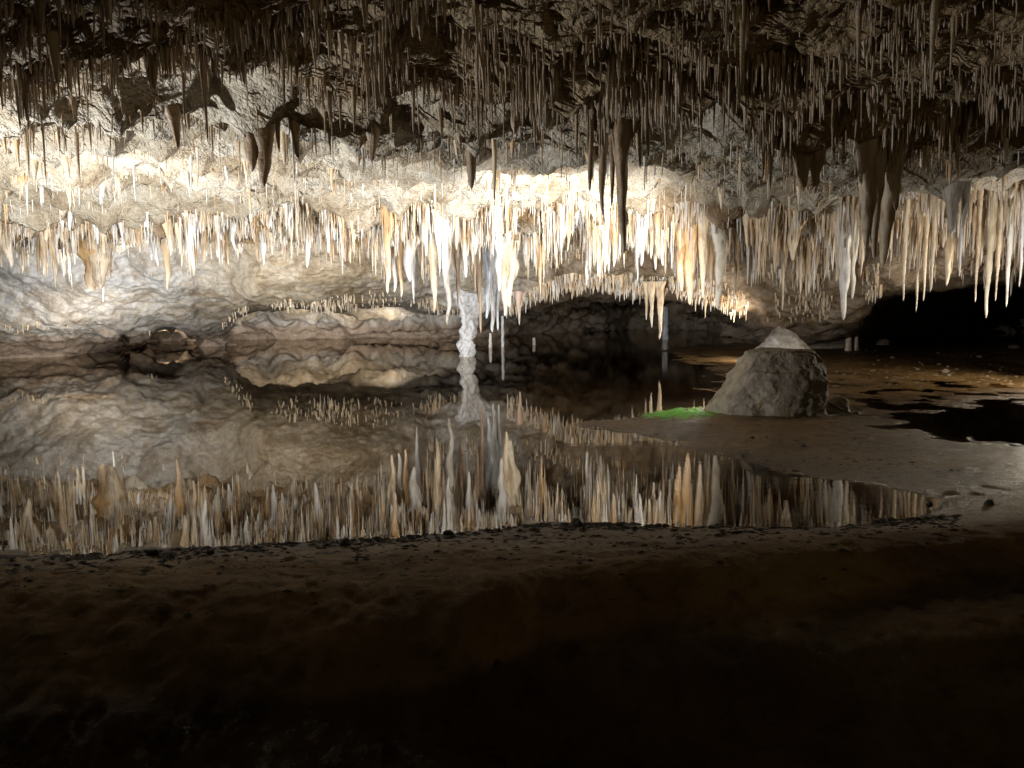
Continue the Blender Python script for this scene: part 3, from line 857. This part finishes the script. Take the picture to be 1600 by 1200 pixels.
def loft(name, levels, seg, noise_amp, seed, mat, z_cap=True, col=None, frq=3.0, rot=0.0, crease=0.0, facets=0, boxy=.85):
    """levels: (z, x_left, x_right, depth_half, x_off_y); one closed rock-like surface"""
    lv = np.array(levels, float)
    zq = np.linspace(lv[0, 0], lv[-1, 0], 80)
    A = hermite(lv[:, 0], lv[:, 1:], zq)
    a = np.arange(seg) / seg * 2 * np.pi
    c, s = np.cos(a)[None], np.sin(a)[None]
    cc_, ss_ = np.sign(c) * np.abs(c) ** boxy, np.sign(s) * np.abs(s) ** boxy
    mid = (A[:, 0] + A[:, 1])[:, None] / 2; hw = (A[:, 1] - A[:, 0])[:, None] / 2
    X = mid + hw * cc_; Yv = A[:, 2][:, None] * ss_; Z = zq[:, None] + 0 * X
    nn = fbm(X * frq + seed, Yv * frq, Z * frq, 4) + 0.6 * np.round(1.5 * perlin(X * frq * .8 + seed, Yv * frq * .8, Z * frq * .8 + 9)) * crease
    k = noise_amp * nn
    X = X + c * k; Yv = Yv + s * k; Z = Z + 0.4 * k * sstep(0.4, 1, (zq[:, None] - zq[0]) / (zq[-1] - zq[0]))
    if facets:
        rr = np.random.default_rng(int(seed * 10))
        c0 = np.array([(A[:, 0].mean() + A[:, 1].mean()) / 2, 0, zq[-1] * .35])
        D = np.stack([X, Yv, Z], -1) - c0; k_ = np.ones(X.shape)
        for _ in range(facets):
            n_ = rr.normal(size=3) * [1, 1, .8]; n_[2] = abs(n_[2]) * (.9 if boxy > .8 else .3); n_ /= np.linalg.norm(n_)
            dn = D @ n_; lim = np.quantile(dn, .965) * rr.uniform(.88, .98)
            k_ = np.minimum(k_, np.where(dn > 1e-6, lim / np.maximum(dn, 1e-6), 1))
        D = D * k_[..., None]
        X, Yv, Z = (D + c0)[..., 0], (D + c0)[..., 1], (D + c0)[..., 2]
        f2 = .022 * fbm(X * 5, Yv * 5, Z * 5, 5) - .03 * np.clip(ridge(X + Z * .5, Yv + Z, 1.9, seed) - .7, 0, 1); X = X + c * f2; Yv = Yv + s * f2
    V = np.stack([X, Yv, Z], -1).reshape(-1, 3)
    faces = [(i * seg + j, i * seg + (j + 1) % seg, (i + 1) * seg + (j + 1) % seg, (i + 1) * seg + j) for i in range(len(zq) - 1) for j in range(seg)]
    top = V[-seg:].mean(0); V = np.vstack([V, top]); b = (len(zq) - 1) * seg
    faces += [(b + j, b + (j + 1) % seg, len(V) - 1) for j in range(seg)]
    me = bpy.data.meshes.new(name); me.from_pydata(V.tolist(), [], faces)
    me.polygons.foreach_set('use_smooth', [True] * len(me.polygons))
    at_ = me.color_attributes.new('tint', 'FLOAT_COLOR', 'POINT')
    c4 = np.ones((len(V), 4), np.float32); c4[:, :3] = col if col is not None else (1, 1, 1)
    at_.data.foreach_set('color', c4.ravel())
    return link(name, me, mat)


# big rock in the shallows
b = at(1202, 652, 9.75)
rk = loft('boulder', [(-.12, -.80, .70, .55), (.0, -.75, .68, .54), (.15, -.63, .66, .52), (.35, -.50, .655, .5), (.55, -.38, .63, .46), (.70, -.27, .60, .42), (.80, -.20, .56, .38), (.84, -.06, .46, .26)],
          220, 0.040, 3.0, M_boulder, frq=2.6, crease=1.1, facets=9, boxy=.62)
rk.location = (b[0], 9.8, 0); rk.scale = (1, 1, .92)
tag(rk, 'large grey cracked boulder with sloping left side standing in the shallow mud', 'boulder')
b = at(1220, 570, 16.6)
rk = loft('boulder', [(-.1, -.95, .72, .5), (.0, -.9, .70, .5), (.2, -.62, .60, .4), (.38, -.34, .42, .3), (.55, -.2, .22, .2), (.66, -.06, .10, .08), (.68, -.02, .04, .03)],
          90, 0.05, 13.0, rock_mat('pale_boulder_rock', [(0.3, (0.3, 0.26, 0.22)), (0.6, (0.70, 0.67, 0.62))], 2.5, fine=0.7, crack=0.3), frq=2.6, crease=0.6, facets=12)
rk.location = (b[0], 16.6, 0); rk.scale = (1.18, 1, 1.2)
tag(rk, 'pale pointed boulder rising behind the large grey one', 'boulder')
b = at(1310, 640, 9.6)
rk = loft('rock', [(-.05, -.20, .2, .16), (.0, -.2, .19, .15), (.08, -.14, .16, .12), (.15, -.05, .13, .08), (.19, .02, .08, .03)], 50, 0.03, 23.0, M_boulder, frq=6, crease=.8)
rk.location = (b[0], 9.7, 0); tag(rk, 'small dark crumbly rock at the right foot of the large boulder', 'rock')
# twig lying on it
def tube(pts, r, name, mat):
    cu = bpy.data.curves.new(name, 'CURVE'); cu.dimensions = '3D'; cu.bevel_depth = r; cu.bevel_resolution = 2
    sp = cu.splines.new('NURBS'); sp.points.add(len(pts) - 1)
    for p_, q_ in zip(sp.points, pts): p_.co = (*q_, 1)
    sp.use_endpoint_u = True; sp.order_u = 3
    o = bpy.data.objects.new(name, cu); COL.objects.link(o)
    dg = bpy.context.evaluated_depsgraph_get()
    me = bpy.data.meshes.new_from_object(o.evaluated_get(dg))
    bpy.data.objects.remove(o); me.materials.clear()
    return link(name, me, mat)
p0 = np.array([b[0] - .18, 9.45, .16])
tw = tube([p0, p0 + [.07, .02, -.03], p0 + [.13, .0, -.09], p0 + [.20, .03, -.10]], .012, 'twig', M_wood)
tag(tw, 'short dark twig leaning on the small crumbly rock', 'twig')

# white column and thin posts in the lake
b = at(730, 556, 20.3)
cl = loft('column', [(-.3, -.22, .22, .2), (.0, -.20, .18, .18), (.3, -.24, .16, .17), (.6, -.14, .24, .18), (.85, -.10, .22, .18), (1.15, -.18, .50, .28), (1.7, -.4, .9, .45)],
          110, 0.10, 33.0, M_calc, col=(.58, .58, .59), frq=4.0)
cl.location = (b[0], 20.3, 0); tag(cl, 'white crusted stone column standing in the lake below the blue grey curtain', 'column')


def stand(px, top, base, w, Y, c, lb, name='stalagmite', cat='stalagmite'):
    a = at(px, top, Y); zt = a[2]
    r = w / F * Y / 2
    o = loft(name, [(-.3, -r * 1.2, r * 1.2, r * 1.2), (0, -r * 1.1, r * 1.1, r * 1.1), (zt * .5, -r, r, r), (zt * .93, -r * .8, r * .8, r * .8), (zt, -r * .3, r * .3, r * .3)], 16, r * .25, px * .1, M_calc, col=c, frq=6)
    o.location = (a[0], Y, 0); tag(o, lb, cat); return o
stand(766, 520, 541, 5, 24.0, WHITE, 'thin white post like stalagmite in the lake right of the white column')
stand(785, 486, 540, 4.5, 24.6, (.7, .7, .72), 'tall thin pale column rising from the lake below the cream stalactite', 'column', 'column')
stand(834, 527, 538, 5, 25.5, WHITE, 'short white stalagmite stub farther right in the lake')
stand(1040, 476, 527, 10, 28.5, GREY, 'dim grey column in the dark opening behind the low arch', 'column', 'column')
stand(1326, 520, 541, 9, 20.5, (.5, .38, .28), 'brown stalagmite at the mouth of the dark opening at right')
stand(1338, 524, 541, 7, 20.6, (.45, .34, .25), 'thinner brown stalagmite beside the one at the right opening')

# pebbles
def pebble(x, y, r, mat, name, lb, cat, g, zoff=0):
    a = np.arange(10) / 10 * 2 * np.pi
    V, fcs = [], []
    sc = [random.uniform(.7, 1.3) for _ in range(3)]
    s0 = random.uniform(0, 90)
    for i in range(1, 6):
        ph = math.pi * i / 6
        for t_ in a: V.append([math.sin(ph) * math.cos(t_), math.sin(ph) * math.sin(t_), math.cos(ph) * .7])
    V = [[0, 0, .7]] + V + [[0, 0, -.7]]
    for i in range(4):
        for j in range(10): fcs.append((1 + i * 10 + j, 1 + (i + 1) * 10 + j, 1 + (i + 1) * 10 + (j + 1) % 10, 1 + i * 10 + (j + 1) % 10))
    for j in range(10): fcs.append((0, 1 + j, 1 + (j + 1) % 10)); fcs.append((51, 41 + (j + 1) % 10, 41 + j))
    V = np.array(V)
    V = V * (1 + .3 * perlin(V[:, 0] * 1.6 + s0, V[:, 1] * 1.6, V[:, 2] * 1.6))[:, None] * sc * r
    me = bpy.data.meshes.new(name); me.from_pydata(V.tolist(), [], fcs)
    o = link(name, me, mat)
    o.location = (x, y, float(ground_z(np.array([x]), np.array([y]))[0]) + r * .25 + zoff)
    tag(o, lb, cat, g); return o
def gpos(px, py):
    Y = CAMZ * F / (py - 470 + .01 * (px - 800)); return at(px, py, Y)[0], Y
for (px, py, r, lb) in [(1335, 549, .13, 'pale stone on the mud right of the rear boulder'), (1585, 546, .13, 'pale stone lying near the right edge at the back'),
                        (1477, 583, .06, 'small pale stone on the mud at right'), (1530, 560, .05, 'small pale stone below the dark opening'),
                        (1395, 562, .05, 'small light pebble on the flats at right')]:
    x, y = gpos(px, py); pebble(x, y, r, M_stone, 'stone', lb, 'stone', None)
x, y = gpos(1378, 540); pebble(x, y, .25, M_stone, 'stone', 'rounded tan rock lump beside the brown stalagmites', 'stone', None)
for (px, py) in [(1452, 793), (1375, 820), (1392, 818), (1370, 823), (1253, 703), (1545, 800), (900, 822), (905, 830), (1040, 828), (1110, 833), (1175, 690), (778, 1015), (240, 880), (700, 843), (540, 862), (330, 880)]:
    x, y = gpos(px, py); pebble(x, y, random.uniform(.018, .04), M_dark, 'pebble', 'small dark pebble lying on the mud shore', 'pebble', 'dark pebbles on the shore')
for k in range(26):
    x, y = gpos(random.uniform(1280, 1600), random.uniform(548, 592)); pebble(x, y, random.uniform(.02, .045), M_stone, 'pebble', 'glinting light pebble scattered on the far mud flats', 'pebble', 'light pebbles on the far flats')

# crumbs of mud: uncountable
def crumbs(n, f, r0, r1, name, mat, lb):
    octv = np.array([[1, 0, 0], [0, 1, 0], [-1, 0, 0], [0, -1, 0], [0, 0, .6], [.7, .7, .1], [-.7, .7, .1], [-.7, -.7, .1], [.7, -.7, .1]], float)
    order_ = [0, 5, 1, 6, 2, 7, 3, 8]
    Vs, Fs = [], []
    px, py = f(n)
    x, y = [], []
    for a_, b_ in zip(px, py):
        q_ = gpos(a_, b_); x.append(q_[0]); y.append(q_[1])
    x, y = np.array(x), np.array(y)
    z = ground_z(x, y)
    r = np.exp(rng.uniform(math.log(r0), math.log(r1), n))
    Vv = octv[None] * (r[:, None, None]) * rng.uniform(.5, 1.5, (n, 9, 1)) * np.stack([rng.uniform(.8, 2.0, n), rng.uniform(.6, 1.2, n), rng.uniform(.5, .9, n)], -1)[:, None]
    Vv = Vv + np.stack([x, y, z], -1)[:, None]
    tri = np.array([[order_[i], order_[(i + 1) % 8], 4] for i in range(8)])
    Fq = (tri[None] + (np.arange(n) * 9)[:, None, None]).reshape(-1, 3)
    o = link(name, mesh_np(name, Vv.reshape(-1, 3), Fq, smooth=False), mat); tag(o, lb, 'debris', kind='stuff')
def f_shore(n):
    px = rng.uniform(-50, 1500, n)
    sh = np.interp(px, [-150, 0, 200, 400, 640, 750, 1000, 1380, 1600], [892, 880, 872, 857, 843, 828, 823, 816, 812])
    d = rng.exponential(28, n) + 1
    m = fbm(px / 90, d / 12, 3.0, 3)
    k = perlin(px / 55, d / 9, 8.0) + rng.uniform(-.25, .25, n) > .05
    px, d, sh = np.where(k, px, rng.choice(px[k], n)), np.where(k, d, d * .25), np.where(k, sh, sh)
    sh = np.interp(px, [-150, 0, 200, 400, 640, 750, 1000, 1380, 1600], [892, 880, 872, 857, 843, 828, 823, 816, 812])
    return px + m * 12, sh + d
crumbs(4200, f_shore, .003, .020, 'mud_crumbs', M_dark, 'dark crumbs of mud scattered along the near shore')
def f_flat(n):
    return rng.uniform(960, 1500, n), rng.uniform(655, 760, n)
crumbs(350, f_flat, .004, .016, 'mud_grit', M_dark, 'dark grit scattered on the mud flat')

def f_alg(n):
    a_ = rng.normal(0, 1, n); b_ = rng.normal(0, 1, n)
    return 1064 + 24 * a_, 648 + 4.2 * b_ + 1.5 * np.sin(a_ * 5)
crumbs(4200, f_alg, .004, .014, 'algae_patch', M_green, 'vivid green algae growing on the mud left of the large boulder')
bpy.data.objects['algae_patch']['category'] = 'algae'
def f_rub(n):
    a_ = rng.uniform(0, 1, n)
    return 1255 + 80 * a_ + rng.normal(0, 6, n), 648 + rng.normal(0, 3.0, n) - 8 * a_ * rng.uniform(0, 1, n)
crumbs(240, f_rub, .015, .075, 'rubble', M_boulder, 'skirt of dark rubble at the right foot of the large boulder')
def f_far(n):
    return rng.uniform(1270, 1650, n), rng.uniform(546, 606, n)
crumbs(900, f_far, .006, .03, 'far_grit', M_stone, 'small grit added for wet glints on the far mud flats')  # grit added so the flats show wet glints

# ---------------------------------------------------------------- lights
def spot(name, loc, target, power, color, size=100, blend=0.8, radius=0.08):
    l = bpy.data.lights.new(name, 'SPOT'); l.energy = power; l.color = color
    l.spot_size = math.radians(size); l.spot_blend = blend; l.shadow_soft_size = radius
    o = bpy.data.objects.new(name, l); COL.objects.link(o); o.location = loc
    o.rotation_euler = (Vector(target) - Vector(loc)).to_track_quat('-Z', 'Y').to_euler()
    return o
WARM, COOL, NEUT, WHT = (1.0, 0.80, 0.52), (0.78, 0.88, 1.0), (1.0, 0.90, 0.76), (1.0, 0.97, 0.92)
spot('lamp_or_fill', (3.3, 10.6, .25), (-3.5, 15.5, 2.0), 1250, WHT, 120, .6)          # behind the big boulder
spot('lamp_or_fill', (2.75, 10.4, .28), (1.9, 9.85, 0), 34, WHT, 80, .6)                # its small floor light
spot('lamp_or_fill', (0.9, 8.8, 1.75), (-0.6, 15.0, 1.3), 1500, (.96, .98, 1), 88, .5, .04)         # unseen fill added in open air to brighten the central row
spot('lamp_or_fill', (-6.4, 6.6, .4), (-3.5, 11.0, 3.0), 1550, (.95, .98, 1), 155, .5, .04)           # left shore, outside the frame
spot('lamp_or_fill', (-4.9, 9.6, .15), (-4.0, 13.2, 2.9), 950, (.95, .98, 1), 140, .6, .04)           # unseen fill added low over the water to brighten the left ceiling
spot('lamp_or_fill', (6.0, 18.5, .4), (4.3, 18.7, 0), 90, COOL, 80, .7)                  # floor light behind the rear boulder
spot('lamp_or_fill', (5.6, 17.6, .3), (1.5, 19.5, 1.8), 260, NEUT, 140, .8)            # behind the rear boulder
spot('lamp_or_fill', (-8.5, 14.8, .6), (-7, 21, 0.7), 1400, (.92, .96, 1), 140, .8)             # washes the left wall
spot('lamp_or_fill', (-9.6, 18.0, .2), (-11.5, 23, 0.3), 260, NEUT, 120, .8)             # added fill, low down, brightening the wall at the left waterline
spot('lamp_or_fill', (-2.0, 14.6, .3), (-4.5, 18.5, 1.4), 300, WHT, 120, .8)             # washes the smooth bulge
spot('lamp_or_fill', (7.4, 9.9, .5), (6.8, 13.0, 2.6), 330, WHT, 90, .8)
spot('lamp_or_fill', (-3.4, 24.0, .12), (-5.5, 31, 0.2), 620, WHT, 85, .8)  # unseen fill added to light the recess wall evenly
spot('lamp_or_fill', (-7.2, 25.0, .12), (-8.0, 31, 0.2), 800, WHT, 100, .8)  # second added fill for the same recess, farther left
spot('lamp_or_fill', tuple(at(255, 528, 26.2)), (-12.5, 31, 0.3), 140, NEUT, 100, .8)  # unseen fill added inside the small left arch to light its back wall
spot('lamp_or_fill', (8.6, 12.2, 1.3), (6.6, 12.4, 0.0), 260, (1.0, .88, .68), 165, .6)    # among the stalactites at right
spot('lamp_or_fill', (3.5, -2.0, 1.7), (2.0, 5, 3.6), 105, (1, .82, .42), 100, .9, .3)           # warm fill added behind the camera to lift the near ceiling

w = bpy.data.worlds.new('World'); S.world = w; w.use_nodes = True
bg = w.node_tree.nodes['Background']; bg.inputs[0].default_value = (1.0, 0.80, 0.45, 1); bg.inputs[1].default_value = 0.022

S.view_settings.view_transform = 'Standard'; S.view_settings.look = 'None'
S.view_settings.exposure = 0; S.view_settings.gamma = 1
S.render.engine = 'CYCLES'
S.cycles.use_denoising = True
S.cycles.max_bounces = 6; S.cycles.diffuse_bounces = 3; S.cycles.glossy_bounces = 3; S.cycles.transparent_max_bounces = 8
S.cycles.sample_clamp_indirect = 5
